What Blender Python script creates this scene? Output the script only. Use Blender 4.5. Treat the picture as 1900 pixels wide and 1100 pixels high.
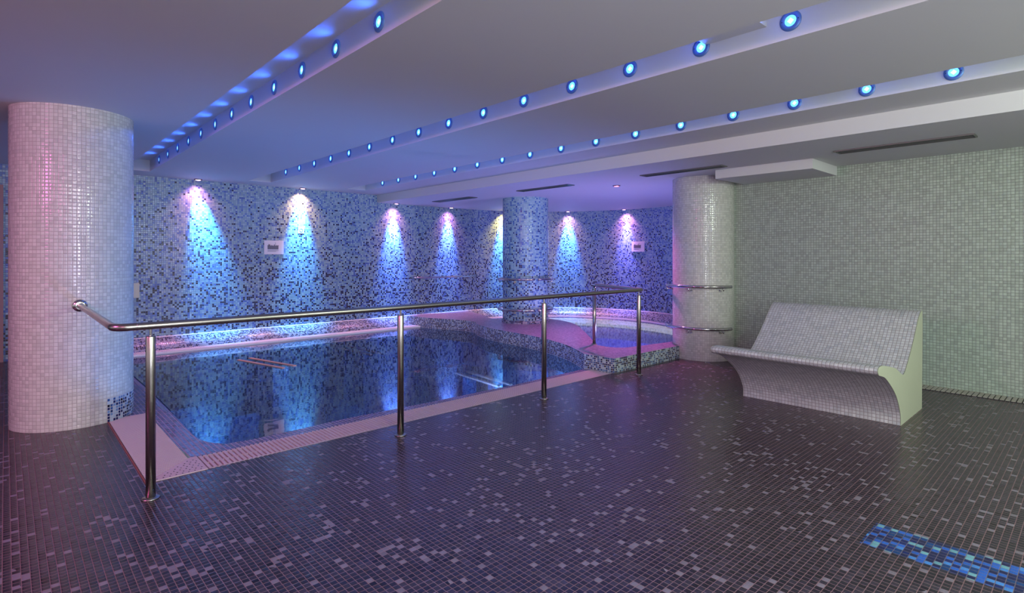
import bpy, bmesh, math, random
from mathutils import Vector, Matrix
random.seed(7)
scn = bpy.context.scene
for o in list(bpy.data.objects): bpy.data.objects.remove(o)
COL = scn.collection
K = 1.35                      # camera height in metres; the plan below is laid out in multiples of it
PI = math.pi

# ------------------------------------------------------------------ camera
cam_d = bpy.data.cameras.new('camera'); cam = bpy.data.objects.new('camera', cam_d); COL.objects.link(cam)
cam.location = (0, 0, K); cam.rotation_euler = (PI/2, 0, -math.atan2(.6785, .7346))
cam_d.sensor_width = 36; cam_d.lens = 1018/1900*36; cam_d.shift_y = -75/1900
cam_d.clip_start = .05; cam_d.clip_end = 100
scn.camera = cam

# ------------------------------------------------------------------ world, exposure
w = bpy.data.worlds.new('world'); scn.world = w; w.use_nodes = True
bg = w.node_tree.nodes['Background']; bg.inputs[0].default_value = (.60, .58, .66, 1); bg.inputs[1].default_value = 1.02
scn.view_settings.view_transform = 'Standard'; scn.view_settings.look = 'None'
scn.view_settings.exposure = 0.0; scn.view_settings.gamma = 1.0
scn.view_settings.use_curve_mapping = False

def area(name, loc, target, size, power, color, sy=None):
    d = bpy.data.lights.new(name, 'AREA'); d.energy = power; d.color = color; d.size = size
    if sy: d.shape = 'RECTANGLE'; d.size_y = sy
    o = bpy.data.objects.new(name, d); COL.objects.link(o); o.location = loc
    o.rotation_euler = (Vector(target)-Vector(loc)).to_track_quat('-Z', 'Y').to_euler(); return o
# unseen fill lights added behind the camera, and the magenta lamp round the corner on the left
area('hall_fill', (-.6, -2.2, 2.45), (2.6, 3.4, .6), 2.2, 84, (1, .97, .98), .8)
area('hall_fill_green', (3.6, -2.2, 2.3), (5.6, 1.6, .9), 1.2, 90, (.80, 1, .76), .6)
# unseen upward fill added behind the camera to lift the ceiling
area('ceiling_fill', (.4, -1.6, 1.1), (2.0, 3.0, 2.6), 1.6, 44, (.74, .80, 1), .8)
area('ceiling_fill_right', (4.2, -1.8, 1.0), (4.6, 2.4, 2.5), 1.2, 13, (1, .98, .90), .6)
# unseen tall light added behind the camera for the column highlights
area('column_highlight_fill', (.8, -1.3, 1.75), (3.0, 4.8, 1.75), .13, 46, (1, 1, .95), 1.6)
area('magenta_lamp', (-2.6, 3.4, 2.3), (-.2, 4.2, 0), .8, 60, (1, .16, .62))
area('magenta_near_fill', (-2.2, 0.2, 2.3), (0, 1.6, 0), .8, 24, (1, .25, .55))  # unseen light added to tint the near left floor magenta
# unseen blue fill added under the water to lift ceiling and far wall
for x, e_ in ((1.5, 36), (3.5, 62)): area('pool_fill', (x, 3.2*K+.05, -.25), (x+.4, 7.6, 2.3), .35, e_, (.38, .46, 1), .2)
area('hot_tub_fill', (6.9, 4.35, -.15), (7.2, 7.0, 1.6), .3, 60, (.46, .40, 1), .2)  # unseen violet fill added for the back right of the room

# ------------------------------------------------------------------ materials
def nodes(name):
    m = bpy.data.materials.new(name); m.use_nodes = True
    nt = m.node_tree; return m, nt, nt.nodes, nt.links, nt.nodes['Principled BSDF']
def srgb(r, g, b):
    f = lambda c: (c/255/12.92) if c/255 <= .04045 else ((c/255+.055)/1.055)**2.4
    return (f(r), f(g), f(b), 1)
def plain(name, col, rough=.6, metal=0, spec=.5, noise=0.04):
    m, nt, N, L, b = nodes(name)
    tc = N.new('ShaderNodeTexCoord'); nz = N.new('ShaderNodeTexNoise'); nz.inputs['Scale'].default_value = 3.0
    L.new(tc.outputs['Object'], nz.inputs['Vector'])
    mx = N.new('ShaderNodeMixRGB'); mx.inputs[1].default_value = tuple(c*(1-noise) for c in col[:3])+(1,)
    mx.inputs[2].default_value = tuple(min(1, c*(1+noise)) for c in col[:3])+(1,)
    L.new(nz.outputs[0], mx.inputs[0]); L.new(mx.outputs[0], b.inputs['Base Color'])
    b.inputs['Roughness'].default_value = rough; b.inputs['Metallic'].default_value = metal
    b.inputs['Specular IOR Level'].default_value = spec
    return m
def emit(name, col, s):
    m, nt, N, L, b = nodes(name)
    b.inputs['Base Color'].default_value = col; b.inputs['Emission Color'].default_value = col
    b.inputs['Emission Strength'].default_value = s; return m
def math_n(N, L, op, a, b=None, c=None):
    n = N.new('ShaderNodeMath'); n.operation = op
    for i, v in enumerate((a, b, c)):
        if v is None: continue
        if isinstance(v, (int, float)): n.inputs[i].default_value = v
        else: L.new(v, n.inputs[i])
    return n.outputs[0]
def mosaic(name, ramp, grout, pitch=.0285, joint=.09, rough=.22, grad=None, blotch=0.0, tilt=.5, relief=.35, streak=0, gritty=.9, coat=0, depth=.003):
    """square glass tesserae from the UV map (UV in metres)."""
    m, nt, N, L, b = nodes(name)
    uv = N.new('ShaderNodeUVMap')
    sc = N.new('ShaderNodeVectorMath'); sc.operation = 'SCALE'; sc.inputs['Scale'].default_value = 1/pitch
    L.new(uv.outputs[0], sc.inputs[0])
    fl = N.new('ShaderNodeVectorMath'); fl.operation = 'FLOOR'; L.new(sc.outputs[0], fl.inputs[0])
    fr = N.new('ShaderNodeVectorMath'); fr.operation = 'FRACTION'; L.new(sc.outputs[0], fr.inputs[0])
    wn = N.new('ShaderNodeTexWhiteNoise'); wn.noise_dimensions = '2D'; L.new(fl.outputs[0], wn.inputs['Vector'])
    sp = N.new('ShaderNodeSeparateXYZ'); L.new(fr.outputs[0], sp.inputs[0])
    sc3 = N.new('ShaderNodeSeparateColor'); L.new(wn.outputs['Color'], sc3.inputs[0])
    fac = wn.outputs['Value']
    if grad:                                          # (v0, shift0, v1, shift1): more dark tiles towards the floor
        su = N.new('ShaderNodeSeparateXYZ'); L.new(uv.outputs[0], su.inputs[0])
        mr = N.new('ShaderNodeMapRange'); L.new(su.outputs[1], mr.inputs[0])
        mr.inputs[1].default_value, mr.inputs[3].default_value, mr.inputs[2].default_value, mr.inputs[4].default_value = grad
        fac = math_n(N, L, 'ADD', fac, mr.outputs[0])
    if blotch:
        nz = N.new('ShaderNodeTexNoise'); nz.inputs['Scale'].default_value = 1.3; nz.inputs['Detail'].default_value = 2
        L.new(uv.outputs[0], nz.inputs['Vector'])
        fac = math_n(N, L, 'ADD', fac, math_n(N, L, 'MULTIPLY', math_n(N, L, 'SUBTRACT', nz.outputs[0], .5), blotch))
    cr = N.new('ShaderNodeValToRGB'); cr.color_ramp.interpolation = 'CONSTANT'; L.new(fac, cr.inputs[0])
    el = cr.color_ramp.elements
    while len(el) > 1: el.remove(el[0])
    el[0].position = 0; el[0].color = ramp[0][1]
    for p, c in ramp[1:]:
        e = el.new(p); e.color = c
    # slight tone change inside one family, some grit inside a tile
    hs = N.new('ShaderNodeHueSaturation'); L.new(cr.outputs[0], hs.inputs['Color'])
    L.new(math_n(N, L, 'ADD', math_n(N, L, 'MULTIPLY', sc3.outputs[1], 2*(1-gritty)), gritty), hs.inputs['Value'])
    colr = hs.outputs[0]
    if streak:
        mp = N.new('ShaderNodeMapping'); mp.inputs['Scale'].default_value = (12, 260, 1); L.new(uv.outputs[0], mp.inputs[0])
        st = N.new('ShaderNodeTexNoise'); st.inputs['Scale'].default_value = 1; st.inputs['Detail'].default_value = 1
        L.new(mp.outputs[0], st.inputs['Vector'])
        h2 = N.new('ShaderNodeHueSaturation'); L.new(colr, h2.inputs['Color'])
        L.new(math_n(N, L, 'ADD', math_n(N, L, 'MULTIPLY', st.outputs[0], 2*streak), 1-streak), h2.inputs['Value'])
        colr = h2.outputs[0]
    dx = math_n(N, L, 'ABSOLUTE', math_n(N, L, 'SUBTRACT', sp.outputs[0], .5))
    dy = math_n(N, L, 'ABSOLUTE', math_n(N, L, 'SUBTRACT', sp.outputs[1], .5))
    d = math_n(N, L, 'MAXIMUM', dx, dy)
    mr = N.new('ShaderNodeMapRange'); L.new(d, mr.inputs[0])
    mr.inputs[1].default_value = .5-joint; mr.inputs[2].default_value = .5-joint*.6
    mx = N.new('ShaderNodeMixRGB'); L.new(mr.outputs[0], mx.inputs[0]); L.new(colr, mx.inputs[1]); mx.inputs[2].default_value = grout
    L.new(mx.outputs[0], b.inputs['Base Color'])
    L.new(math_n(N, L, 'MULTIPLY_ADD', mr.outputs[0], .8-rough, rough), b.inputs['Roughness'])
    # relief: pillowed tiles, each a little out of plane
    hx = math_n(N, L, 'MULTIPLY', math_n(N, L, 'SUBTRACT', sp.outputs[0], .5), math_n(N, L, 'SUBTRACT', sc3.outputs[0], .5))
    hy = math_n(N, L, 'MULTIPLY', math_n(N, L, 'SUBTRACT', sp.outputs[1], .5), math_n(N, L, 'SUBTRACT', sc3.outputs[2], .5))
    h = math_n(N, L, 'MULTIPLY', math_n(N, L, 'ADD', hx, hy), tilt)
    pil = math_n(N, L, 'MULTIPLY', math_n(N, L, 'POWER', math_n(N, L, 'MULTIPLY', d, 2), 5), -relief)
    h = math_n(N, L, 'ADD', h, pil)
    bp = N.new('ShaderNodeBump'); bp.inputs['Distance'].default_value = depth; bp.inputs['Strength'].default_value = 1
    L.new(h, bp.inputs['Height']); L.new(bp.outputs[0], b.inputs['Normal'])
    if coat:
        b.inputs['Coat Weight'].default_value = coat; b.inputs['Coat Roughness'].default_value = .1
    return m

TEAL = srgb(150, 182, 190); TEAL2 = srgb(172, 198, 204); MID = srgb(84, 118, 180); BLUE = srgb(48, 82, 160); NAVY = srgb(20, 22, 62); BLACK = srgb(14, 12, 30)
M = {}
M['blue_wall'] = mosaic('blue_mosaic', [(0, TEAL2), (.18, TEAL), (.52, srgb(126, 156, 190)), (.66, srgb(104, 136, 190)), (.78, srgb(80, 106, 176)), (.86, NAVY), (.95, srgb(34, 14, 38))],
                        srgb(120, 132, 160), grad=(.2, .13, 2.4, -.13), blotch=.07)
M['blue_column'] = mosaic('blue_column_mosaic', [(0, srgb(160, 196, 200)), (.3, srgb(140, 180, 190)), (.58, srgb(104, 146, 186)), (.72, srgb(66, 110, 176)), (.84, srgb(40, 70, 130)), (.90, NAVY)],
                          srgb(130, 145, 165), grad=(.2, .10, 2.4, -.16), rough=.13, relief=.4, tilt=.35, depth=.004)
M['kerb'] = mosaic('kerb_mosaic', [(0, srgb(164, 172, 190)), (.38, srgb(140, 150, 176)), (.52, srgb(80, 98, 150)), (.66, srgb(36, 42, 92)), (.86, BLACK)], srgb(164, 162, 176), pitch=.024)
M['plinth_side'] = mosaic('plinth_side_mosaic', [(0, srgb(168, 186, 196)), (.30, srgb(108, 140, 176)), (.44, srgb(46, 84, 140)), (.60, srgb(24, 34, 84)), (.9, BLACK)], srgb(190, 190, 190), joint=.12, pitch=.024)
M['plinth_top'] = mosaic('plinth_top_mosaic', [(0, srgb(150, 140, 160)), (.3, srgb(124, 112, 140)), (.6, srgb(104, 96, 126)), (.85, srgb(168, 158, 176))], srgb(160, 146, 160), rough=.3, pitch=.024)
M['coping'] = mosaic('coping_mosaic', [(0, srgb(92, 100, 146)), (.3, srgb(66, 76, 128)), (.6, srgb(110, 112, 150)), (.8, srgb(50, 52, 96))], srgb(176, 150, 170), rough=.25, joint=.13, pitch=.032)
M['basin'] = mosaic('basin_mosaic', [(0, srgb(30, 84, 128)), (.35, srgb(22, 66, 112)), (.6, srgb(16, 48, 90)), (.82, srgb(44, 104, 144))], srgb(40, 84, 120))
M['hot_basin'] = mosaic('hot_tub_mosaic', [(0, srgb(140, 150, 205)), (.5, srgb(132, 142, 200)), (.8, srgb(146, 156, 210))], srgb(134, 144, 200), relief=.1, tilt=.1)
M['white'] = mosaic('white_mosaic', [(0, srgb(196, 198, 190)), (.4, srgb(204, 206, 198)), (.8, srgb(188, 191, 183))], srgb(164, 160, 156), joint=.06, rough=.13, tilt=.35, relief=.35, gritty=.97, depth=.004)
M['white_wall'] = mosaic('white_wall_mosaic', [(0, srgb(160, 174, 160)), (.4, srgb(170, 184, 170)), (.8, srgb(152, 164, 152))], srgb(122, 124, 120), joint=.08, rough=.3, tilt=.3, relief=.4, gritty=.95)
M['white_bench'] = mosaic('bench_mosaic', [(0, srgb(188, 190, 190)), (.4, srgb(196, 198, 198)), (.8, srgb(176, 180, 182))], srgb(146, 138, 138), joint=.09, rough=.35, tilt=.3, relief=.5, gritty=.95)
FL = [(0, srgb(36, 34, 42)), (.24, srgb(46, 43, 52)), (.52, srgb(58, 54, 64)), (.72, srgb(40, 37, 46)), (.925, srgb(124, 120, 130)), (.99, srgb(22, 20, 28))]
M['floor'] = mosaic('floor_mosaic', FL, srgb(136, 104, 106), pitch=.0292, joint=.055, rough=.24, blotch=.30, tilt=.5, streak=.22)
M['inlay'] = mosaic('inlay_mosaic', [(0, srgb(12, 24, 80)), (.34, srgb(10, 62, 120)), (.52, srgb(36, 96, 190)), (.72, srgb(20, 40, 104)), (.84, srgb(70, 140, 214)), (.92, srgb(110, 170, 180))], srgb(110, 100, 104), pitch=.0292, joint=.055, rough=.24, streak=.2)
M['plaster'] = plain('ceiling_plaster', (.60, .60, .61, 1), .7, noise=.01)
M['cream'] = plain('bench_side_plaster', srgb(176, 180, 158), .6)
M['steel'] = plain('brushed_steel', (.42, .40, .36, 1), .27, 1)
M['steel_pol'] = plain('polished_steel', (.58, .56, .54, 1), .14, 1)
M['grate'] = plain('grate_plastic', srgb(206, 186, 188), .5)
M['grate_white'] = plain('white_grate_plastic', srgb(244, 242, 246), .45)
M['dark'] = plain('dark_gap', (.015, .014, .018, 1), .6)
M['rust'] = plain('worn_red_edge', srgb(150, 84, 74), .7)
M['drain'] = plain('drain_stone', srgb(170, 164, 154), .6)
M['vent'] = plain('vent_metal', srgb(120, 122, 118), .4, .6)
M['vent_in'] = plain('vent_inside', (.03, .032, .03, 1), .6)
M['paper'] = plain('paper', srgb(226, 222, 228), .5)
M['ink'] = plain('printed_ink', srgb(92, 90, 104), .6)
M['ivory'] = plain('ivory_plastic', srgb(214, 216, 186), .5)
M['door'] = plain('door_frame_wood', srgb(170, 128, 124), .5)
M['slat'] = plain('salmon_slat', srgb(255, 176, 150), .5)
M['trimblue'] = plain('blue_anodised_ring', srgb(96, 130, 190), .45, .3)
M['bluelens'] = emit('blue_lens', (.13, .55, 1, 1), 1.9)
M['bluecore'] = emit('blue_lens_core', (.55, .95, 1, 1), 1.6)
M['pinklens'] = emit('pink_lens', (1, .62, .82, 1), 5)
M['redlens'] = emit('red_lens', (1, .25, .32, 1), 3)
M['lamptrim'] = plain('lamp_trim', srgb(150, 130, 140), .3, .8)

def water(name, tint, ior=1.6):
    m, nt, N, L, b = nodes(name)
    N.remove(b); out = N['Material Output']
    tr = N.new('ShaderNodeBsdfTransparent'); tr.inputs[0].default_value = tint
    gl = N.new('ShaderNodeBsdfGlossy'); gl.inputs['Roughness'].default_value = .035; gl.inputs[0].default_value = (.93, .96, 1, 1)
    fr = N.new('ShaderNodeFresnel'); fr.inputs[0].default_value = ior
    tc = N.new('ShaderNodeTexCoord'); nz = N.new('ShaderNodeTexNoise'); nz.inputs['Scale'].default_value = 9; nz.inputs['Detail'].default_value = 1
    L.new(tc.outputs['Object'], nz.inputs['Vector'])
    bp = N.new('ShaderNodeBump'); bp.inputs['Distance'].default_value = .0012; bp.inputs['Strength'].default_value = .5
    L.new(nz.outputs[0], bp.inputs['Height']); L.new(bp.outputs[0], gl.inputs['Normal'])
    mx = N.new('ShaderNodeMixShader'); L.new(fr.outputs[0], mx.inputs[0]); L.new(tr.outputs[0], mx.inputs[1]); L.new(gl.outputs[0], mx.inputs[2])
    L.new(mx.outputs[0], out.inputs[0]); return m
M['water'] = water('pool_water', (.16, .46, .68, 1), 2.5)
M['hot_water'] = water('hot_tub_water', (.84, .88, 1, 1), 1.4)

# ------------------------------------------------------------------ mesh helpers
def P(u, v, z=-1.0): return (u*K, v*K, (z+1)*K)        # plan units -> metres; z relative to eye height
def finish(name, bm, mats, parent=None, smooth=False, boxuv=True, recalc=True, **props):
    if recalc: bmesh.ops.recalc_face_normals(bm, faces=bm.faces)
    lay = bm.loops.layers.uv.verify()
    if boxuv:
        for f in bm.faces:
            n = f.normal
            for l in f.loops:
                c = l.vert.co
                if abs(n.z) > .7: l[lay].uv = (c.x+50, c.y+50)
                elif abs(n.x) > abs(n.y): l[lay].uv = (c.y+50, c.z)
                else: l[lay].uv = (c.x+50, c.z)
    if smooth:
        for f in bm.faces: f.smooth = True
    me = bpy.data.meshes.new(name); bm.to_mesh(me); bm.free()
    for m in (mats if isinstance(mats, (list, tuple)) else [mats]): me.materials.append(m)
    o = bpy.data.objects.new(name, me); COL.objects.link(o)
    if parent:
        o.parent = parent; o.matrix_parent_inverse = Matrix.Translation(-parent.location) if parent.rotation_euler == Matrix.Identity(3).to_euler() else parent.matrix_basis.inverted()
    for k, v in props.items(): o[k] = v
    return o
def box(bm, x0, x1, y0, y1, z0, z1, mat=0):
    vs = [bm.verts.new((x, y, z)) for z in (z0, z1) for y in (y0, y1) for x in (x0, x1)]
    for q in ((0, 2, 3, 1), (4, 5, 7, 6), (0, 1, 5, 4), (2, 6, 7, 3), (0, 4, 6, 2), (1, 3, 7, 5)):
        f = bm.faces.new([vs[i] for i in q]); f.material_index = mat
def hbox(bm, u0, u1, v0, v1, z0, z1, mat=0):           # plan-unit box
    a = P(u0, v0, z0); b = P(u1, v1, z1); box(bm, a[0], b[0], a[1], b[1], a[2], b[2], mat)
def tube(bm, pts, r, seg=16, caps=True, mat=0):
    """round tube along a polyline (Vectors in metres)."""
    pts = [Vector(p) for p in pts]; n = len(pts); rings = []
    t0 = (pts[1]-pts[0]).normalized(); ref = Vector((0, 0, 1)) if abs(t0.z) < .9 else Vector((1, 0, 0))
    nx = t0.cross(ref).normalized()
    for i, p in enumerate(pts):
        t = ((pts[min(i+1, n-1)]-p).normalized()+(p-pts[max(i-1, 0)]).normalized()).normalized()
        nx = (nx - t*nx.dot(t)).normalized(); ny = t.cross(nx)
        rings.append([bm.verts.new(p+(nx*math.cos(a)+ny*math.sin(a))*r) for a in [2*PI*k/seg for k in range(seg)]])
    for a, b in zip(rings, rings[1:]):
        for k in range(seg):
            f = bm.faces.new((a[k], a[(k+1) % seg], b[(k+1) % seg], b[k])); f.smooth = True; f.material_index = mat
    if caps:
        for rg in (rings[0][::-1], rings[-1]):
            f = bm.faces.new(rg); f.material_index = mat
def lathe(bm, prof, center=(0, 0, 0), axis=(0, 0, 1), seg=32, mat=0):
    """prof: list of (radius, height) along axis."""
    q = Vector(axis).to_track_quat('Z', 'Y'); c = Vector(center); rings = []
    for r, h in prof:
        if r < 1e-6: rings.append([bm.verts.new(c+q@Vector((0, 0, h)))])
        else: rings.append([bm.verts.new(c+q@Vector((r*math.cos(2*PI*k/seg), r*math.sin(2*PI*k/seg), h))) for k in range(seg)])
    for a, b in zip(rings, rings[1:]):
        for k in range(seg):
            k2 = (k+1) % seg
            if len(a) == 1 and len(b) == 1: continue
            vs = ([a[0], b[k2], b[k]] if len(a) == 1 else [a[k], a[k2], b[0]] if len(b) == 1 else [a[k], a[k2], b[k2], b[k]])
            f = bm.faces.new(vs); f.material_index = mat
def catmull(pts, n=6, closed=False):
    out = []; N_ = len(pts)
    for i in range(N_ if closed else N_-1):
        p = [Vector(pts[(i+j) % N_] if closed else pts[max(0, min(N_-1, i+j))]) for j in (-1, 0, 1, 2)]
        for k in range(n):
            t = k/n
            out.append(.5*((2*p[1])+(-p[0]+p[2])*t+(2*p[0]-5*p[1]+4*p[2]-p[3])*t*t+(-p[0]+3*p[1]-3*p[2]+p[3])*t**3))
    if not closed: out.append(Vector(pts[-1]))
    return out
def ribbon(bm, path, prof, uoff=0.0, mat=0, lay=None, smooth=True):
    """sweep: path = 2-D points with a normal each ((x,y),(nx,ny)); prof = [(offset along normal, z)]. UV = arc length x profile length."""
    lay = lay or bm.loops.layers.uv.verify(); cols = []; s = uoff; last = None; ss = []
    for (p, n) in path:
        if last is not None: s += math.hypot(p[0]-last[0], p[1]-last[1])
        last = p; ss.append(s); cols.append([bm.verts.new((p[0]+n[0]*o, p[1]+n[1]*o, z)) for o, z in prof])
    vv = [0]
    for (o0, z0), (o1, z1) in zip(prof, prof[1:]): vv.append(vv[-1]+math.hypot(o1-o0, z1-z0))
    v0 = prof[0][1]
    for i in range(len(cols)-1):
        for j in range(len(prof)-1):
            f = bm.faces.new((cols[i][j], cols[i+1][j], cols[i+1][j+1], cols[i][j+1])); f.smooth = smooth; f.material_index = mat
            for l, (a, b) in zip(f.loops, ((i, j), (i+1, j), (i+1, j+1), (i, j+1))): l[lay].uv = (ss[a]+20, vv[b]+v0)
def empty(name, loc, **props):
    o = bpy.data.objects.new(name, None); COL.objects.link(o); o.location = loc; o.empty_display_size = .1
    for k, v in props.items(): o[k] = v
    return o
def S(name, bm, mats, **k): return finish(name, bm, mats, kind='structure', **k)
def B(): return bmesh.new()

# ------------------------------------------------------------------ setting: floor
W = 7.08; CU, CV, CR = 5.53, 5.06, 2.02               # back wall line and the round end of the room
G0, G1 = .457, .665                                   # left grate
GV0, GV1 = 2.858, 3.076                               # front grate
bm = B()
hbox(bm, -6, G0, -3, W+.1, -1.06, -1)
hbox(bm, G0, 5.3, -3, .0, -1.06, -1)
hbox(bm, G0, 2.193, 0, .584, -1.06, -1)
hbox(bm, 2.40, 5.3, 0, .584, -1.06, -1)
hbox(bm, G0, 5.3, .584, GV0, -1.06, -1)
hbox(bm, 2.193, 2.40, 0, .584, -1.06, -1, 1)
floor = S('floor', bm, [M['floor'], M['inlay']])
# ceiling ----------------------------------------------------------
ZC, ZR, ZL = .87, .984, .765
slots = [(.8665, 1.0915, 6.667), (2.0616, 2.307, 6.70), (3.236, 3.504, 6.66)]
bm = B()
e = [-6]+[x for s in slots for x in s[:2]]+[3.909]
for a, b in zip(e[0::2], e[1::2]): hbox(bm, a, b, -3, W+.15, ZC, 1.10)
for u0, u1, ve in slots: hbox(bm, u0, u1, ve, W+.15, ZC, 1.10); hbox(bm, u0, u1, -3, ve, ZR, 1.10)
for u0, u1, ve in slots[1:]: hbox(bm, u0, u1, .95, 1.215, .945, ZR)
hbox(bm, 3.909, 8.2, -3, W+.6, ZL, 1.10)
hbox(bm, 4.645, 5.25, 1.56, 2.36, .687, ZL)
S('ceiling', bm, M['plaster'])
# back wall with the round end -------------------------------------
def wallpath(off=0.0, u_start=-6, a_end=-97, n=64, straight=12):
    """points on the wall line moved inward by off, with inward normals (in metres)."""
    out = []
    for i in range(straight):
        u = u_start+(CU-u_start)*i/straight; out.append(((u*K, (W-off)*K), (0, -1)))
    R_ = W-off-CV
    for i in range(n+1):
        a = math.radians(90+(a_end-90)*i/n); out.append(((CU*K+R_*K*math.cos(a), CV*K+R_*K*math.sin(a)), (-math.cos(a), -math.sin(a))))
    return out
bm = B(); wp = wallpath()
ribbon(bm, wp, [(0, -.08), (0, 2.66)])
ribbon(bm, wp, [(-.12, 2.66), (-.12, -.08)])
ribbon(bm, wp, [(0, 2.66), (-.12, 2.66)]); ribbon(bm, wp, [(-.12, -.08), (0, -.08)])
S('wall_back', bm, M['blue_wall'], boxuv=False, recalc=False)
bm = B(); hbox(bm, 5.22, 5.32, -3, 2.62, -1.05, .80)
S('wall_right', bm, M['white_wall'])
# door frame at the far left end of the back wall
bm = B(); hbox(bm, -.10, -.013, W-.03, W+.01, -1.0, .672); hbox(bm, -.9, -.10, W-.03, W+.01, .60, .672); hbox(bm, -.96, -.9, W-.03, W+.01, -1, .672)
fr_ = S('door_1', bm, M['door'])
bm = B(); hbox(bm, -.9, -.10, W-.015, W+.01, -1, .60); finish('door_panel', bm, M['door'], fr_)
# kerb round the wall
bm = B(); kp = [q for q in wallpath(0.0, u_start=.62, a_end=-88)]
ribbon(bm, kp, [(.235*K, -.06), (.235*K, .004), (.022*K, .150), (.004*K, .152), (-.01*K, .152)])
S('trim_1', bm, M['kerb'], boxuv=False, recalc=False)
bm = B(); ribbon(bm, kp, [(.024*K, .149), (.024*K, .155), (.006*K, .157), (0, .157)]); S('trim_2', bm, M['grate_white'], boxuv=False, recalc=False)
# coping round the big pool
inner = [(.79, 6.69), (.80, 6.0), (.81, 5.0), (.805, 4.3), (.795, 3.7), (.80, 3.42), (.84, 3.27), (.95, 3.205), (1.2, 3.2), (1.6, 3.21), (1.95, 3.185), (2.4, 3.165), (2.9, 3.15), (3.4, 3.16), (3.9, 3.17)]
inn = [Vector((a, b, 0)) for a, b in inner]; inn = catmull(inn, 5)
bm = B()
def coping_outer(p):
    if p.y > 4.165: return Vector((G0, p.y, 0))
    if p.x < .83 and p.y > 3.42: return Vector((G1, p.y, 0))
    if p.x < .95: t = max(0, min(1, (p.x-.80)/.15)); return Vector((G1, 3.42-t*(3.42-GV1), 0)) if t < .6 else Vector((G1+(t-.6)/.4*(.95-G1), GV1, 0))
    return Vector((p.x, GV1, 0))
loI = [bm.verts.new(P(p.x, p.y, -1.028)) for p in inn]
mid = [bm.verts.new(P(*(p.lerp(coping_outer(p), .14)).xy, -1.006)) for p in inn]
out = [bm.verts.new(P(*coping_outer(p).xy, -1.0)) for p in inn]
dn = [bm.verts.new(P(p.x, p.y, -1.72)) for p in inn]
for i in range(len(inn)-1):
    for a, b, mi in ((out, mid, 0), (mid, loI, 0), (loI, dn, 1)):
        f = bm.faces.new((a[i], a[i+1], b[i+1], b[i])); f.material_index = mi
# filler between left grate end and coping by the column
S('trim_3', bm, [M['coping'], M['basin']])
# pool basin
bm = B()
hbox(bm, .6, 5.2, 3.0, 6.9, -1.78, -1.72)
hbox(bm, .6, 5.2, 6.69, 6.72, -1.72, -1.03)
hbox(bm, .80, 1.22, 5.0, 6.69, -1.72, -1.22); hbox(bm, 1.22, 1.62, 5.0, 6.69, -1.72, -1.36)
for i in range(4): hbox(bm, 2.1+.22*i, 2.32+.22*i, 3.9, 4.9, -1.72, -1.36-.08*i)
S('pool_basin', bm, M['basin'])
# ------------------------------------------------------------------ hot tub surround (S-shaped plinth)
TOPZ = -.876
outer = [(4.34, 6.98), (4.42, 6.5), (4.58, 6.0), (4.60, 5.72), (4.47, 5.5), (4.35, 5.15), (4.30, 4.8), (4.27, 4.4), (4.21, 4.05), (4.07, 3.62), (3.93, 3.36), (3.81, 3.172)]
rim = [(5.42, 6.98), (5.30, 6.50), (5.03, 5.90), (5.10, 5.72), (5.30, 5.68), (5.50, 5.50), (5.585, 5.2), (5.44, 4.72), (5.02, 4.2), (4.58, 3.72), (4.33, 3.46), (4.27, 3.28), (4.36, 3.13), (4.60, 3.08), (5.0, 3.02), (5.4, 3.0)]
oc = [v.xy for v in catmull([Vector((a, b, 0)) for a, b in outer], 6)]
rc = [v.xy for v in catmull([Vector((a, b, 0)) for a, b in rim], 6)]
poly = list(oc)+[Vector((3.825, 2.852)), Vector((4.86, 2.832)), Vector((5.3, 2.832))]+list(reversed(rc))
bm = B(); lay = bm.loops.layers.uv.verify()
top = [bm.verts.new(P(p.x, p.y, TOPZ)) for p in poly]; bot = [bm.verts.new(P(p.x, p.y, -1.72)) for p in poly]
f = bm.faces.new(top); f.material_index = 0
if f.normal.z < 0: f.normal_flip()
f.normal_update()
for l in f.loops: l[lay].uv = (l.vert.co.x+50, l.vert.co.y+50)
s = 0
for i in range(len(poly)):
    j = (i+1) % len(poly); ds = (poly[j]-poly[i]).length*K
    f = bm.faces.new((top[i], bot[i], bot[j], top[j])); f.material_index = 1
    for l, (a, b) in zip(f.loops, ((s, TOPZ), (s, -1.72), (s+ds, -1.72), (s+ds, TOPZ))): l[lay].uv = (a+10, (b-TOPZ)*K)
    s += ds
bmesh.ops.recalc_face_normals(bm, faces=bm.faces)
finish('hot_tub_surround', bm, [M['plinth_top'], M['plinth_side']], boxuv=False, recalc=False,
       label='low S-shaped mosaic plinth carrying the blue column and enclosing the round hot tub', category='hot tub surround')
# hot tub basin: ledge and deep well
bm = B(); n = 64
def ring_pts(cu, cv, r, z): return [bm.verts.new(P(cu+r*math.cos(2*PI*k/n), cv+r*math.sin(2*PI*k/n), z)) for k in range(n)]
r0 = ring_pts(5.5, 5.03, 1.90, -1.17); r1 = ring_pts(5.2, 4.47, 1.13, -1.17); r2 = ring_pts(5.2, 4.47, 1.10, -1.5)
for a, b in ((r0, r1), (r1, r2)):
    for k in range(n): bm.faces.new((a[k], a[(k+1) % n], b[(k+1) % n], b[k]))
bm.faces.new(r2)
S('hot_tub_basin', bm, M['hot_basin'])
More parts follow.
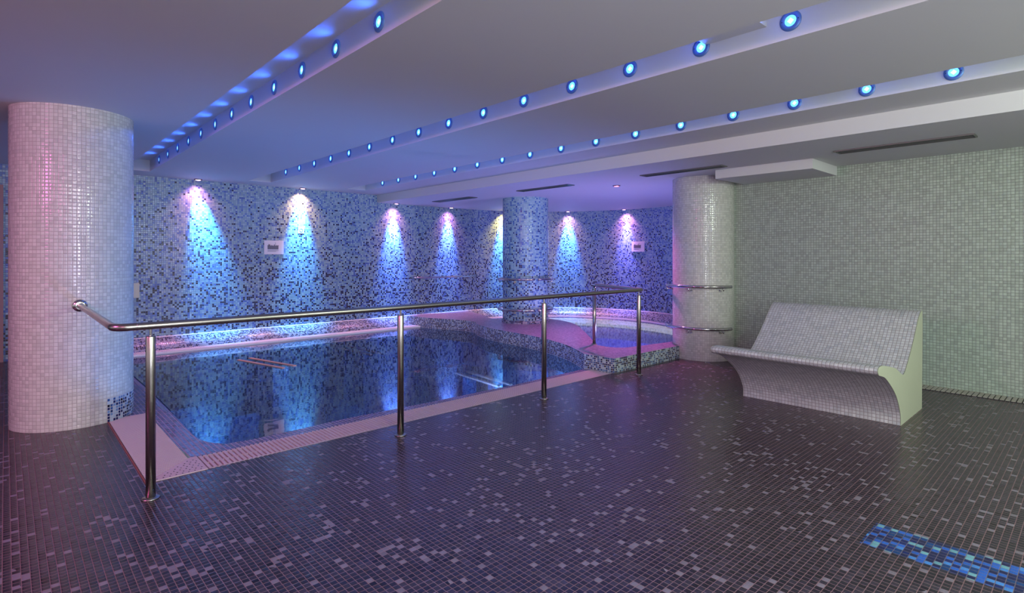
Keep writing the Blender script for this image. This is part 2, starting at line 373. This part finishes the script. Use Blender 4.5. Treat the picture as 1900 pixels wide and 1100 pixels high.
# ------------------------------------------------------------------ water
bm = B()
wpoly = [Vector((a.x-.0, a.y)) for a in inn]+[Vector((4.0, 3.17))]+[Vector((p.x+.03, p.y)) for p in reversed(oc)]
wpoly = [p for p in wpoly if p.y <= 6.69]
wpoly.append(Vector((4.36, 6.69)))
wv = [Vector((p.x, p.y)) for p in inn]+[Vector((p.x+.02, p.y)) for p in reversed(oc) if 3.2 < p.y < 6.69]+[Vector((4.38, 6.692))]
vs = [bm.verts.new(P(p.x, p.y, -1.022)) for p in wv]; f = bm.faces.new(vs); f.normal_update()
if f.normal.z < 0: f.normal_flip()
wt = finish('pool_water', bm, M['water'], recalc=False, kind='stuff', label='still deep blue water of the large pool reflecting the lit mosaic wall', category='water')
bm = B(); rr = 1.80
arc = [Vector((CU+rr*math.cos(math.radians(a)), CV+rr*math.sin(math.radians(a)))) for a in range(100, -96, -4)]
wv = arc+[Vector((p.x-.02, p.y-.0)) for p in reversed(rc) if 3.05 < p.y < 6.75]
vs = [bm.verts.new(P(p.x, p.y, -1.01)) for p in wv]; f = bm.faces.new(vs); f.normal_update()
if f.normal.z < 0: f.normal_flip()
finish('hot_tub_water', bm, M['hot_water'], recalc=False, kind='stuff', label='pale violet blue water of the round hot tub behind the curved plinth', category='water')

# ------------------------------------------------------------------ columns
def column(name, u, v, r, z1, mats, patch=None, **props):
    bm = B(); lay = bm.loops.layers.uv.verify(); seg = 96
    zs = [0, .195, (z1+1)*K]
    rings = [[bm.verts.new((u*K+r*K*math.cos(2*PI*k/seg), v*K+r*K*math.sin(2*PI*k/seg), z)) for k in range(seg)] for z in zs]
    per = 2*PI*r*K; per = round(per/.0285)*.0285
    for j in range(2):
        for k in range(seg):
            f = bm.faces.new((rings[j][k], rings[j][(k+1) % seg], rings[j+1][(k+1) % seg], rings[j+1][k])); f.smooth = True
            for l, (a, b) in zip(f.loops, ((k, j), (k+1, j), (k+1, j+1), (k, j+1))): l[lay].uv = (a/seg*per, zs[b])
            am = 360*(k+.5)/seg
            if patch and j == 0 and (am >= patch[0] or am <= patch[1]): f.material_index = 1
    bm.faces.new([bm.verts.new(v.co) for v in rings[2]]); bm.faces.new([bm.verts.new(v.co) for v in rings[0][::-1]])
    return finish(name, bm, mats, boxuv=False, recalc=False, **props)
column('mosaic_column', .3146, 4.339, .303, ZC, [M['white'], M['plinth_side']], (297, 60),
       label='thick round white mosaic column at left with small blue tile patch at its foot', category='column')
column('mosaic_column', 5.117, 2.73, .292, ZL, [M['white']],
       label='round white mosaic column at the corner of the right wall with two curved handrails', category='column')
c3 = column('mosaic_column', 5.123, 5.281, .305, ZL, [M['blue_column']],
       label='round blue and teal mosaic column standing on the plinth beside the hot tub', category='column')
bm = B(); lathe(bm, [(.306*K, 0), (.318*K, 0), (.318*K, .045), (.306*K, .052)], P(5.123, 5.281, TOPZ), seg=64)
lay = bm.loops.layers.uv.verify()
finish('column_foot_ring', bm, M['kerb'], c3, boxuv=True)

# ------------------------------------------------------------------ overflow grates
def slats_bm(x0, x1, y0, y1, along, pitch, gap, zt, th=.018, clip=None):
    """slats laid side by side; along = 'x' means each slat runs along x."""
    bm = B(); a0, a1 = (y0, y1) if along == 'x' else (x0, x1); n = int((a1-a0)/pitch)
    for i in range(n):
        s0 = a0+i*pitch; s1 = s0+pitch-gap
        if along == 'x':
            xa, xb = x0, x1
            if clip: xa, xb = clip(s0, xa, xb)
            if xb-xa > .01: box(bm, xa, xb, s0, s1, zt-th, zt)
        else:
            ya, yb = y0, y1
            if clip: ya, yb = clip(s0, ya, yb)
            box(bm, s0, s1, ya, yb, zt-th, zt)
    return bm
bm = B(); hbox(bm, G0, G1+.01, GV0, 4.17, -1.06, -1.022); hbox(bm, G1, 3.80, GV0, GV1+.01, -1.06, -1.022)
S('trim_4', bm, M['dark'])
bm = B(); hbox(bm, G0-.006, G0, GV0, 4.10, -1.06, -.997); S('trim_5', bm, M['rust'])
# left grate; its near end is cut on the diagonal by the corner piece
x0, x1 = (G0+.004)*K, (G1-.002)*K; y0, y1 = (GV0+.004)*K, 4.165*K
def clipL(y, xa, xb):
    t = (y-y0)/((GV1-GV0)*K)
    return (xa, xb) if t >= 1 else (xa, xa+(xb-xa)*max(0, t))
t = empty('overflow_grate', (x0, y0, 0), label='wide pinkish slatted overflow grate between the left white column and the pool corner', category='grate')
finish('slats', slats_bm(x0, x1, y0, y1, 'x', .020, .0065, 0.001, clip=clipL), M['grate'], t)
bm = B(); box(bm, x0, x0+.012, y0+.02, y1, -.024, -.002); box(bm, x1-.012, x1, (GV1)*K, y1, -.024, -.002); box(bm, (x0+x1)/2-.006, (x0+x1)/2+.006, y0+.2, y1, -.024, -.003)
finish('support_bar', bm, M['grate'], t)
# corner piece: flat triangle with a grid of holes
bm = B(); A = Vector((x0, y0, 0)); Bq = Vector(((G1+.035)*K, y0, 0)); Cq = Vector(((G1+.035)*K, (GV1)*K, 0)); D = Vector((x1, GV1*K, 0))
tp = [bm.verts.new((p.x, p.y, .004)) for p in (A, Bq, Cq, D)]; bt = [bm.verts.new((p.x, p.y, -.02)) for p in (A, Bq, Cq, D)]
bm.faces.new(tp); bm.faces.new(bt[::-1])
for i in range(4): bm.faces.new((tp[i], bt[i], bt[(i+1) % 4], tp[(i+1) % 4]))
cp = finish('grate_corner_piece', bm, M['grate'], label='flat corner plate with small round holes joining the two overflow grates', category='grate')
bm = B()
for i in range(9):
    for j in range(7):
        x = x0+.05+i*.034; y = y0+.022+j*.034
        if x < Bq.x-.02 and y < Cq.y-.02 and (y-y0)/(GV1*K-y0) < (x-x0)/(x1-x0)-.06:
            lathe(bm, [(0, .0052), (.0045, .0052), (.0045, .003)], (x+(j % 2)*.012, y, 0), seg=8)
finish('hole', bm, M['dark'], cp, kind='stuff')
# front grate
t = empty('overflow_grate', ((G1+.04)*K, GV0*K, 0), label='long slatted overflow grate along the near edge of the pool, under the railing posts', category='grate')
finish('slats', slats_bm((G1+.042)*K, 3.80*K, (GV0+.004)*K, (GV1)*K, 'y', .030, .011, .001), M['grate'], t)
bm = B()
for yy in (GV0+.004, (GV0+GV1)/2-.004, GV1-.012): box(bm, (G1+.042)*K, 3.80*K, yy*K, yy*K+.011, -.024, -.003 if yy > GV0+.01 else .002)
finish('support_bar', bm, M['grate'], t)
# grate along the foot of the wall: straight run and the ring in the hot tub
def curved_grate(name, path, w0, w1, zt, parent=None, **props):
    bm = B(); ribbon(bm, path, [(w0, zt-.02), (w0, zt), (w1, zt), (w1, zt-.02)])
    # cross ribs proud of the tray
    s = 0; acc = 0
    for (p, n), (p2, n2) in zip(path, path[1:]):
        L_ = math.hypot(p2[0]-p[0], p2[1]-p[1]); k = max(1, int(L_/.024)); t_ = ((p2[0]-p[0])/L_, (p2[1]-p[1])/L_)
        for i in range(k):
            q = (p[0]+(p2[0]-p[0])*i/k, p[1]+(p2[1]-p[1])*i/k)
            c = [(q[0]+n[0]*w+t_[0]*d, q[1]+n[1]*w+t_[1]*d) for w, d in ((w0, 0), (w1, 0), (w1, .015), (w0, .015))]
            a = [bm.verts.new((x, y, zt)) for x, y in c]; b = [bm.verts.new((x, y, zt+.008)) for x, y in c]
            bm.faces.new(b)
            for j in range(4): bm.faces.new((a[j], a[(j+1) % 4], b[(j+1) % 4], b[j]))
    return finish(name, bm, M['grate_white'], parent, recalc=True, **props)
run = [((u*K, W*K), (0, -1)) for u in [.80+i*.3 for i in range(13)]]
curved_grate('overflow_grate', run, .24*K, .39*K, -.010, label='narrow white grate at the foot of the far wall along the large pool', category='grate')
ringp = [q for q in wallpath(0.0, u_start=5.3, a_end=-86, straight=2)]
curved_grate('overflow_grate', ringp, .237*K, .278*K, -.004, label='curved white grate round the back of the hot tub under the kerb', category='grate')
# drain at the foot of the right wall
t = empty('floor_drain', P(5.05, -1, -1), label='narrow ribbed stone drain running along the foot of the right white wall', category='drain')
bm = B(); hbox(bm, 5.06, 5.218, -2.9, 2.44, -1.002, -.9965); finish('channel', bm, M['dark'], t)
finish('slats', slats_bm(5.065*K, 5.215*K, -2.9*K, 2.44*K, 'x', .040, .010, .011, th=.008), M['drain'], t)

# ------------------------------------------------------------------ railing
def arc_corner(a, b, c, r, n=8):
    a, b, c = Vector(a), Vector(b), Vector(c); d1 = (a-b).normalized(); d2 = (c-b).normalized()
    ang = d1.angle(d2); tl = r/math.tan(ang/2); p1 = b+d1*tl; p2 = b+d2*tl
    cen = b+(d1+d2).normalized()*(r/math.sin(ang/2)); out = []
    for i in range(n+1):
        v = (p1-cen).lerp(p2-cen, i/n).normalized()*r; out.append(cen+v)
    return out
RZ = -.287; rv = 2.675
rail = empty('guard_rail', P(2.2, rv), label='long brushed steel guard rail on posts along the near side of the pool', category='railing')
A0 = P(.318, 4.339-.303, RZ); A1 = P(.318, rv, RZ); A2 = P(3.975, rv, RZ); A3 = P(4.30, 3.45, RZ); A4 = P(4.30, 3.45, -.40)
pts = [Vector(A0)]+arc_corner(A0, A1, A2, .07)+arc_corner(A1, A2, A3, .045)+arc_corner(A2, A3, A4, .05)+[Vector(A4)]
bm = B(); tube(bm, pts, .0212, 20); finish('top_rail', bm, M['steel'], rail, boxuv=False, recalc=True)
bm = B(); lathe(bm, [(0, .012), (.026, .012), (.046, .008), (.048, 0), (.0, 0)], (A0[0], A0[1]-.001, A0[2]), (0, -1, 0), 28); finish('wall_flange', bm, M['steel_pol'], rail, smooth=True)
bm = B(); tube(bm, [Vector(A1)+Vector((.10, 0, 0)), Vector(A1)+Vector((.104, 0, 0))], .0222, 20); finish('joint_sleeve', bm, M['steel_pol'], rail)
for u in (.441, 1.623, 2.776, 3.927):
    zt = (RZ+1)*K; bm = B(); x, y, _ = P(u, rv)
    lathe(bm, [(0, 0), (.0245, 0), (.0245, zt-.062), (.022, zt-.056), (0, zt-.056)], (x, y, 0), seg=24)
    for f in bm.faces: f.smooth = len(f.verts) == 4
    post = finish('post', bm, M['steel'], rail)
    bm = B(); lathe(bm, [(0, zt-.056), (.007, zt-.056), (.007, zt-.018), (0, zt-.018)], (x, y, 0), seg=12); finish('pin', bm, M['steel_pol'], post)
    bm = B(); lathe(bm, [(.024, .012), (.043, .008), (.046, 0), (0, 0)], (x, y, 0), seg=28); finish('base_flange', bm, M['steel'], post, smooth=True)
bm = B(); x, y, z = P(4.30, 3.45, TOPZ); lathe(bm, [(0, 0), (.0235, 0), (.0235, .72), (0, .72)], (x, y, z), seg=24)
for f in bm.faces: f.smooth = len(f.verts) == 4
post = finish('post', bm, M['steel'], rail)
bm = B(); lathe(bm, [(.023, .012), (.038, .008), (.040, 0), (0, 0)], (x, y, z), seg=28); finish('base_flange', bm, M['steel'], post, smooth=True)

# curved handrails
def ring_rail(cu, cv, cr, r, z, a0, a1, brk, label, group, closed=False, br_drop=.03):
    c = P(cu, cv, z); t = empty('curved_handrail', c, label=label, category='handrail', group=group)
    n = 60; pts = [Vector((c[0]+r*K*math.cos(math.radians(a0+(a1-a0)*i/n)), c[1]+r*K*math.sin(math.radians(a0+(a1-a0)*i/n)), c[2])) for i in range(n+1)]
    bm = B(); tube(bm, pts, .0195, 14); finish('rail', bm, M['steel_pol'], t, boxuv=False)
    for a in brk:
        a = math.radians(a); d = Vector((math.cos(a), math.sin(a), 0)); cc = Vector(c)
        bm = B(); tube(bm, [cc+d*(cr*K-.004)+Vector((0, 0, -.05)), cc+d*(r*K-.006)+Vector((0, 0, -.05)), cc+d*(r*K)+Vector((0, 0, -.018))], .007, 10)
        lathe(bm, [(0, .006), (.022, .006), (.024, -.01), (0, -.01)], cc+d*cr*K+Vector((0, 0, -.05)), d, 18)
        finish('bracket', bm, M['steel_pol'], t)
    return t
for z, nm in ((-.300, 'upper'), (-.696, 'lower')):
    ring_rail(5.123, 5.281, .305, .365, z, -108, 245, (-160, -60, 40, 140), '%s steel handrail ring round the blue mosaic column' % nm, 'handrail rings on the blue column')
for z, nm in ((-.290, 'upper'), (-.688, 'lower')):
    ring_rail(5.117, 2.73, .292, .350, z, 112, 254, (128, 186, 240), '%s of the two curved steel handrails on the white column at the right wall' % nm, 'handrails on the right white column')
# straight handrail on the back wall
t = empty('wall_handrail', P(5.0, W, -.325), label='thin steel handrail fixed to the back mosaic wall left of the blue column', category='handrail')
c0 = P(4.46, W-.005, -.325); c1 = P(4.50, W-.09, -.325); c2 = P(5.62, W-.09, -.325); c3_ = P(5.72, W-.03, -.325)
bm = B(); tube(bm, [Vector(c0)]+arc_corner(c0, c1, c2, .04)+[Vector(c2), Vector(c3_)], .017, 12); finish('rail', bm, M['steel_pol'], t, boxuv=False)
for u in (4.88, 5.5):
    bm = B(); tube(bm, [P(u, W, -.355), P(u, W-.088, -.355), P(u, W-.09, -.335)], .007, 8); finish('bracket', bm, M['steel_pol'], t)

# ------------------------------------------------------------------ white mosaic bench
prof = [(3.874, -1.0), (3.868, -.931), (3.80, -.834), (3.73, -.775), (3.66, -.731), (3.586, -.69), (3.52, -.661), (3.455, -.645), (3.413, -.634), (3.397, -.615), (3.403, -.600), (3.425, -.592),
        (3.47, -.592), (3.53, -.600), (3.64, -.620), (3.75, -.643), (3.83, -.672), (3.89, -.696), (3.93, -.706), (3.965, -.700), (4.0, -.679), (4.087, -.615), (4.178, -.54), (4.248, -.475), (4.32, -.407), (4.365, -.376), (4.40, -.362), (4.425, -.360), (4.44, -.375), (4.44, -.5), (4.43, -.75), (4.42, -1.0)]
BV0, BV1 = .82, 1.76
pr = catmull([Vector((a, b, 0)) for a, b in prof], 3)
bench = empty('mosaic_bench', P(4.15, (BV0+BV1)/2), label='curved white mosaic bench with high back and overhanging seat lip by the right wall', category='bench')
bm = B(); lay = bm.loops.layers.uv.verify(); s = 0
L0 = [bm.verts.new(P(p.x, BV0, p.y)) for p in pr]; L1 = [bm.verts.new(P(p.x, BV1, p.y)) for p in pr]
for i in range(len(pr)-1):
    ds = (pr[i+1]-pr[i]).length*K
    f = bm.faces.new((L0[i], L0[i+1], L1[i+1], L1[i])); f.smooth = True
    for l, (a, b) in zip(f.loops, ((s, 0), (s+ds, 0), (s+ds, 1), (s, 1))): l[lay].uv = (b*(BV1-BV0)*K, a)
    s += ds
bmesh.ops.recalc_face_normals(bm, faces=bm.faces)
finish('seat_shell', bm, M['white_bench'], bench, boxuv=False, recalc=False)
for V, sgn in ((BV0, -1), (BV1, 1)):
    bm = B(); a = [bm.verts.new(P(p.x, V, p.y)) for p in pr]; f = bm.faces.new(a)
    b = [bm.verts.new(P(p.x, V-sgn*.004, p.y)) for p in pr]; bm.faces.new(b[::-1])
    for i in range(len(a)): bm.faces.new((a[i], a[(i+1) % len(a)], b[(i+1) % len(a)], b[i]))
    finish('end_panel', bm, M['cream'], bench, label='smooth plastered end of the bench')

# ------------------------------------------------------------------ recessed blue spots
ordn = ['first', 'second', 'third', 'fourth', 'fifth', 'sixth', 'seventh', 'eighth', 'ninth', 'tenth', 'eleventh', 'twelfth', 'thirteenth', 'fourteenth', 'fifteenth', 'sixteenth']
bl = bpy.data.lights.new('blue_spot', 'SPOT'); bl.energy = 4.5; bl.color = (.03, .13, 1); bl.spot_size = math.radians(160); bl.spot_blend = 1; bl.shadow_soft_size = .02
def blue_fixture():
    r = empty('blue_spotlight', (0, 0, 0))
    bm = B(); lathe(bm, [(.030, .003), (.032, .009), (.046, .010), (.055, .004), (.056, 0)], (0, 0, 0), (-1, 0, 0), 28); a = finish('trim_ring', bm, M['trimblue'], None, smooth=True)
    bm = B(); lathe(bm, [(0, .0035), (.030, .003)], (0, 0, 0), (-1, 0, 0), 24); b = finish('lens', bm, M['bluelens'])
    bm = B(); lathe(bm, [(0, .0055), (.016, .0045), (.018, .003)], (0, 0, 0), (-1, 0, 0), 4); c = finish('emitter', bm, M['bluecore'])
    ds = []
    for sy in (-1, 1):
        bm = B(); lathe(bm, [(0, .0105), (.003, .0105), (.003, .009)], (0, sy*.042, .0), (-1, 0, 0), 8); ds.append(finish('screw', bm, M['dark']))
    l = bpy.data.objects.new('lamp', bl); COL.objects.link(l); l.location = (-.014, 0, 0); l.rotation_euler = (0, PI/2+.0, 0)
    for x in (a, b, c, *ds, l): x.parent = r
    return r
proto = blue_fixture(); used = False
def place_fix(u, v, z, label, group):
    global used
    if not used: r = proto; used = True
    else:
        r = proto.copy(); COL.objects.link(r)
        for ch in proto.children:
            c = ch.copy(); COL.objects.link(c); c.parent = r
    p = P(u, v, z); r.location = (p[0]-.001, p[1], p[2]); r['label'] = label; r['category'] = 'spotlight'; r['group'] = group
chan = [(1.0915, 6.187, .3846, 12, .929, 'left'), (2.307, 6.22, .3832, 15, .940, 'middle'), (3.504, 6.20, .3787, 16, .924, 'right')]
for U, v0, dv, n_, z, nm in chan:
    for i in range(n_):
        place_fix(U, v0-dv*i, z, 'blue round spotlight in the %s ceiling channel, %s from the far wall' % (nm, ordn[i]), 'blue spotlights of the %s ceiling channel' % nm)

# ------------------------------------------------------------------ wall-washing downlights
def spot(name, loc, tgt, e_, col, deg, blend, parent):
    d = bpy.data.lights.new(name, 'SPOT'); d.energy = e_; d.color = col; d.spot_size = math.radians(deg); d.spot_blend = blend; d.shadow_soft_size = .05
    o = bpy.data.objects.new(name, d); COL.objects.link(o); o.location = Vector(loc)-parent.location
    o.rotation_euler = (Vector(tgt)-Vector(loc)).to_track_quat('-Z', 'Y').to_euler(); o.parent = parent; return o
def downlight(u, v, z, n, label, warm, cold, wcol, ccol, lens='pinklens', tang=0.0):
    """n = direction towards the wall."""
    p = P(u, v, z); r = empty('downlight', p, label=label, category='downlight', group='wall washing downlights')
    bm = B(); lathe(bm, [(.036, -.010), (.046, -.014), (.056, -.010), (.058, 0)], p, (0, 0, 1), 28); finish('trim_ring', bm, M['lamptrim'], r, smooth=True)
    bm = B(); lathe(bm, [(.037, -.010), (.030, -.017), (0, -.020)], p, (0, 0, 1), 24); finish('lens', bm, M[lens], r)
    if n:
        L_ = (p[0], p[1], p[2]-.03); nx, ny = n; tx, ty = -ny, nx
        spot('warm_lamp', L_, (p[0]+nx*.27, p[1]+ny*.27, p[2]-.9), warm, wcol, 108, 1, r)
        spot('cold_lamp', L_, (p[0]+nx*.33+tx*tang, p[1]+ny*.33+ty*tang, p[2]-2.0), cold, ccol, 37, 1, r)
    if n: spot('glow_lamp', L_, (p[0]-nx*.27, p[1]-ny*.27, p[2]-1), GLOW, (1, .42, .72), 74, 1, r)
    else: spot('warm_lamp', (p[0], p[1], p[2]-.03), (p[0], p[1], 0), warm, wcol, 120, .8, r)
GLOW = 110; PK = (1, .34, .62); OR = (1, .50, .28); CY = (.06, .46, 1); BL = (.12, .30, 1); YE = (1, .62, .12)
for u, wc, w_, c_, cc, tg, lb in ((1.606, PK, 26, 150, CY, -.30, 'small round downlight over the back wall nearest the left column'),
                              (2.80, OR, 46, 150, CY, 0, 'small round downlight over the back wall above the left paper notice')):
    downlight(u, W-.10, ZC, (0, 1), lb, w_*1.5, c_*8.5, wc, cc, tang=tg)
downlight(4.167, W-.10, ZL, (0, 1), 'small round downlight on the lower ceiling just right of the ceiling step', 42, 1200, PK, BL)
downlight(5.15, W-.10, ZL, (0, 1), 'small round downlight over the back wall between ceiling step and blue column', 34, 800, (1, .3, .7), BL)
for px_ang, wc, w_, c_, cc, lb in ((70, YE, 80, 130, CY, 'small round downlight hidden just behind the blue column'),
                               (37.5, (1, .4, .5), 30, 110, (.06, .36, 1), 'small round downlight over the curved wall right of the blue column'),
                               (8.6, (1, .3, .7), 40, 60, (.25, .2, 1), 'small round downlight over the curved wall above the right paper notice')):
    a = math.radians(px_ang); rr = CR-.10
    downlight(CU+rr*math.cos(a), CV+rr*math.sin(a), ZL, (math.cos(a), math.sin(a)), lb, w_*1.3, c_*8, wc, cc)
downlight(4.866, 3.599, ZL, None, 'small red glowing downlight in the lower ceiling above the hot tub', 210, 0, (1, .14, .62), CY, lens='redlens')
# ------------------------------------------------------------------ linear vents
for u0, u1, v0, v1, lb in ((4.428, 4.56, .555, 1.345, 'longest slot vent in the lower ceiling, over the right wall and bench'),
                       (4.40, 4.51, 2.183, 2.987, 'slot vent in the lower ceiling in front of the right white column'),
                       (4.38, 4.49, 3.87, 4.67, 'slot vent in the lower ceiling in front of the blue column'),
                       (4.38, 4.515, 5.55, 6.39, 'farthest slot vent in the lower ceiling, left of the blue column')):
    x0, y0, z = P(u0, v0, ZL); x1, y1, _ = P(u1, v1, ZL)
    t = empty('slot_vent', ((x0+x1)/2, (y0+y1)/2, z), label=lb, category='air vent', group='ceiling slot vents')
    bm = B(); b_ = .012; h = .012
    box(bm, x0, x1, y0, y0+b_, z-h, z); box(bm, x0, x1, y1-b_, y1, z-h, z); box(bm, x0, x0+b_, y0+b_, y1-b_, z-h, z); box(bm, x1-b_, x1, y0+b_, y1-b_, z-h, z)
    finish('frame', bm, M['vent'], t)
    bm = B(); box(bm, x0+b_, x1-b_, y0+b_, y1-b_, z-.003, z); finish('duct_opening', bm, M['vent_in'], t)
    for k in (.36, .66):
        xm = x0+(x1-x0)*k; bm = B(); box(bm, xm-.004, xm+.004, y0+b_, y1-b_, z-.011, z-.003); finish('blade', bm, M['vent'], t)
# ------------------------------------------------------------------ notices, plate, panel
def notice(o, ux, w_, h_, label):
    """o = lower-left corner on the wall, ux = unit vector along the wall; normal into the room."""
    o = Vector(o); ux = Vector(ux); uz = Vector((0, 0, 1)); n = uz.cross(ux)*-1
    def slab(bm, a, b, c, d, t0, t1):
        vs = [bm.verts.new(o+ux*x+uz*y+n*t_) for t_ in (t0, t1) for x, y in ((a, c), (b, c), (b, d), (a, d))]
        for q in ((0, 1, 2, 3), (4, 5, 6, 7), (0, 1, 5, 4), (1, 2, 6, 5), (2, 3, 7, 6), (3, 0, 4, 7)): bm.faces.new([vs[i] for i in q])
    bm = B(); slab(bm, 0, w_, 0, h_, 0, .006); t = finish('paper_notice', bm, M['paper'], label=label, category='notice', group='paper notices on the mosaic wall')
    bm = B(); x0, x1 = .17*w_, .73*w_; yb = .36*h_; k = 12
    hs_ = [.30, .38, .34, .26, .30, .27, .26, .36, .26, .30, .28, .30]
    for i in range(k):
        a = x0+(x1-x0)*i/k; slab(bm, a, a+(x1-x0)/k*.82, yb, yb+hs_[i]*h_, .006, .0075)
    slab(bm, x0-.01*w_, x1+.01*w_, yb+.24*h_, yb+.265*h_, .006, .008); slab(bm, .56*w_, .575*w_, yb+.3*h_, yb+.50*h_, .006, .008)
    finish('printed_picture', bm, M['ink'], t)
    bm = B()
    for y_, a, b in ((.26, .17, .74), (.21, .17, .60)): slab(bm, a*w_, b*w_, y_*h_, y_*h_+.018*h_, .006, .0072)
    finish('caption', bm, M['ink'], t)
notice(P(2.356, W-.003, .022), (1, 0, 0), .237*K, .172*K, 'white paper notice with grey printed picture on back wall, left of the plain plate')
a = math.radians(5.8); b = math.radians(-1.0); rr = CR-.012
pa = Vector((CU+rr*math.cos(a), CV+rr*math.sin(a), 0)); pb = Vector((CU+rr*math.cos(b), CV+rr*math.sin(b), 0)); dd = (pb-pa)
notice(P(pa.x, pa.y, .072), dd.normalized(), dd.length*K, .165*K, 'white paper notice with grey printed picture on the curved wall at right')
bm = B(); x, y, z = P(2.778, W, .294); box(bm, x, x+.105, y-.005, y, z, z+.112)
pl = finish('wall_plate', bm, M['paper'], label='small square white plate on the back wall under the second downlight', category='wall plate')
bm = B(); lathe(bm, [(.022, .0), (.024, .003), (.030, .003), (.032, 0)], (x+.052, y-.005, z+.056), (0, -1, 0), 24); finish('ring_mark', bm, M['ink'], pl)
bm = B(); x, y, z = P(.93, W, -.448); box(bm, x, x+.131*K, y-.035, y, z, z+.157*K)
pl = finish('control_box', bm, M['ivory'], label='ivory control box on the back wall half hidden behind the left column', category='control box')
bm = B(); box(bm, x+.012, x+.131*K-.012, y-.041, y-.034, z+.05, z+.157*K-.012); finish('cover_panel', bm, M['ivory'], pl)
# ------------------------------------------------------------------ salmon bars built for unidentified stripes in the pool
for x0, y0, x1, y1, z0, lb in ((1.67, 5.79, 1.85, 5.09, -1.018, 'pair of salmon bars lying at the water surface near the left wall'),
                  (2.95, 6.3, 3.0, 5.6, -1.10, 'pair of sunken salmon bars at the far middle of the pool'),
                  (3.18, 4.25, 3.12, 3.55, -1.12, 'pair of sunken salmon bars near the front right of the pool')):
    t = empty('pool_bars', P((x0+x1)/2+.06, (y0+y1)/2, z0-.02), label=lb, category='underwater lounger', group='salmon pool bars')
    d = Vector((x1-x0, y1-y0, 0)).normalized(); nn = Vector((-d.y, d.x, 0))*(1 if d.y < 0 else -1)
    nn = nn if nn.x > 0 else -nn
    for k in (0, .12):
        q0 = Vector((x0, y0, 0))+nn*k; q1 = Vector((x1, y1, 0))+nn*k; bm = B()
        tp = [bm.verts.new(P(p.x, p.y, z0)) for p in (q0, q0+nn*.032, q1+nn*.032, q1)]; bt = [bm.verts.new((v.co.x, v.co.y, v.co.z-.02)) for v in tp]
        bm.faces.new(tp); bm.faces.new(bt[::-1])
        for i in range(4): bm.faces.new((tp[i], bt[i], bt[(i+1) % 4], tp[(i+1) % 4]))
        finish('bar', bm, M['slat'], t)
    for f_ in (.2, .8):
        q = Vector((x0, y0, 0)).lerp(Vector((x1, y1, 0)), f_); bm = B()
        hbox(bm, q.x, q.x+.15, q.y-.012, q.y+.012, -1.72, z0-.014); finish('support', bm, M['basin'], t)
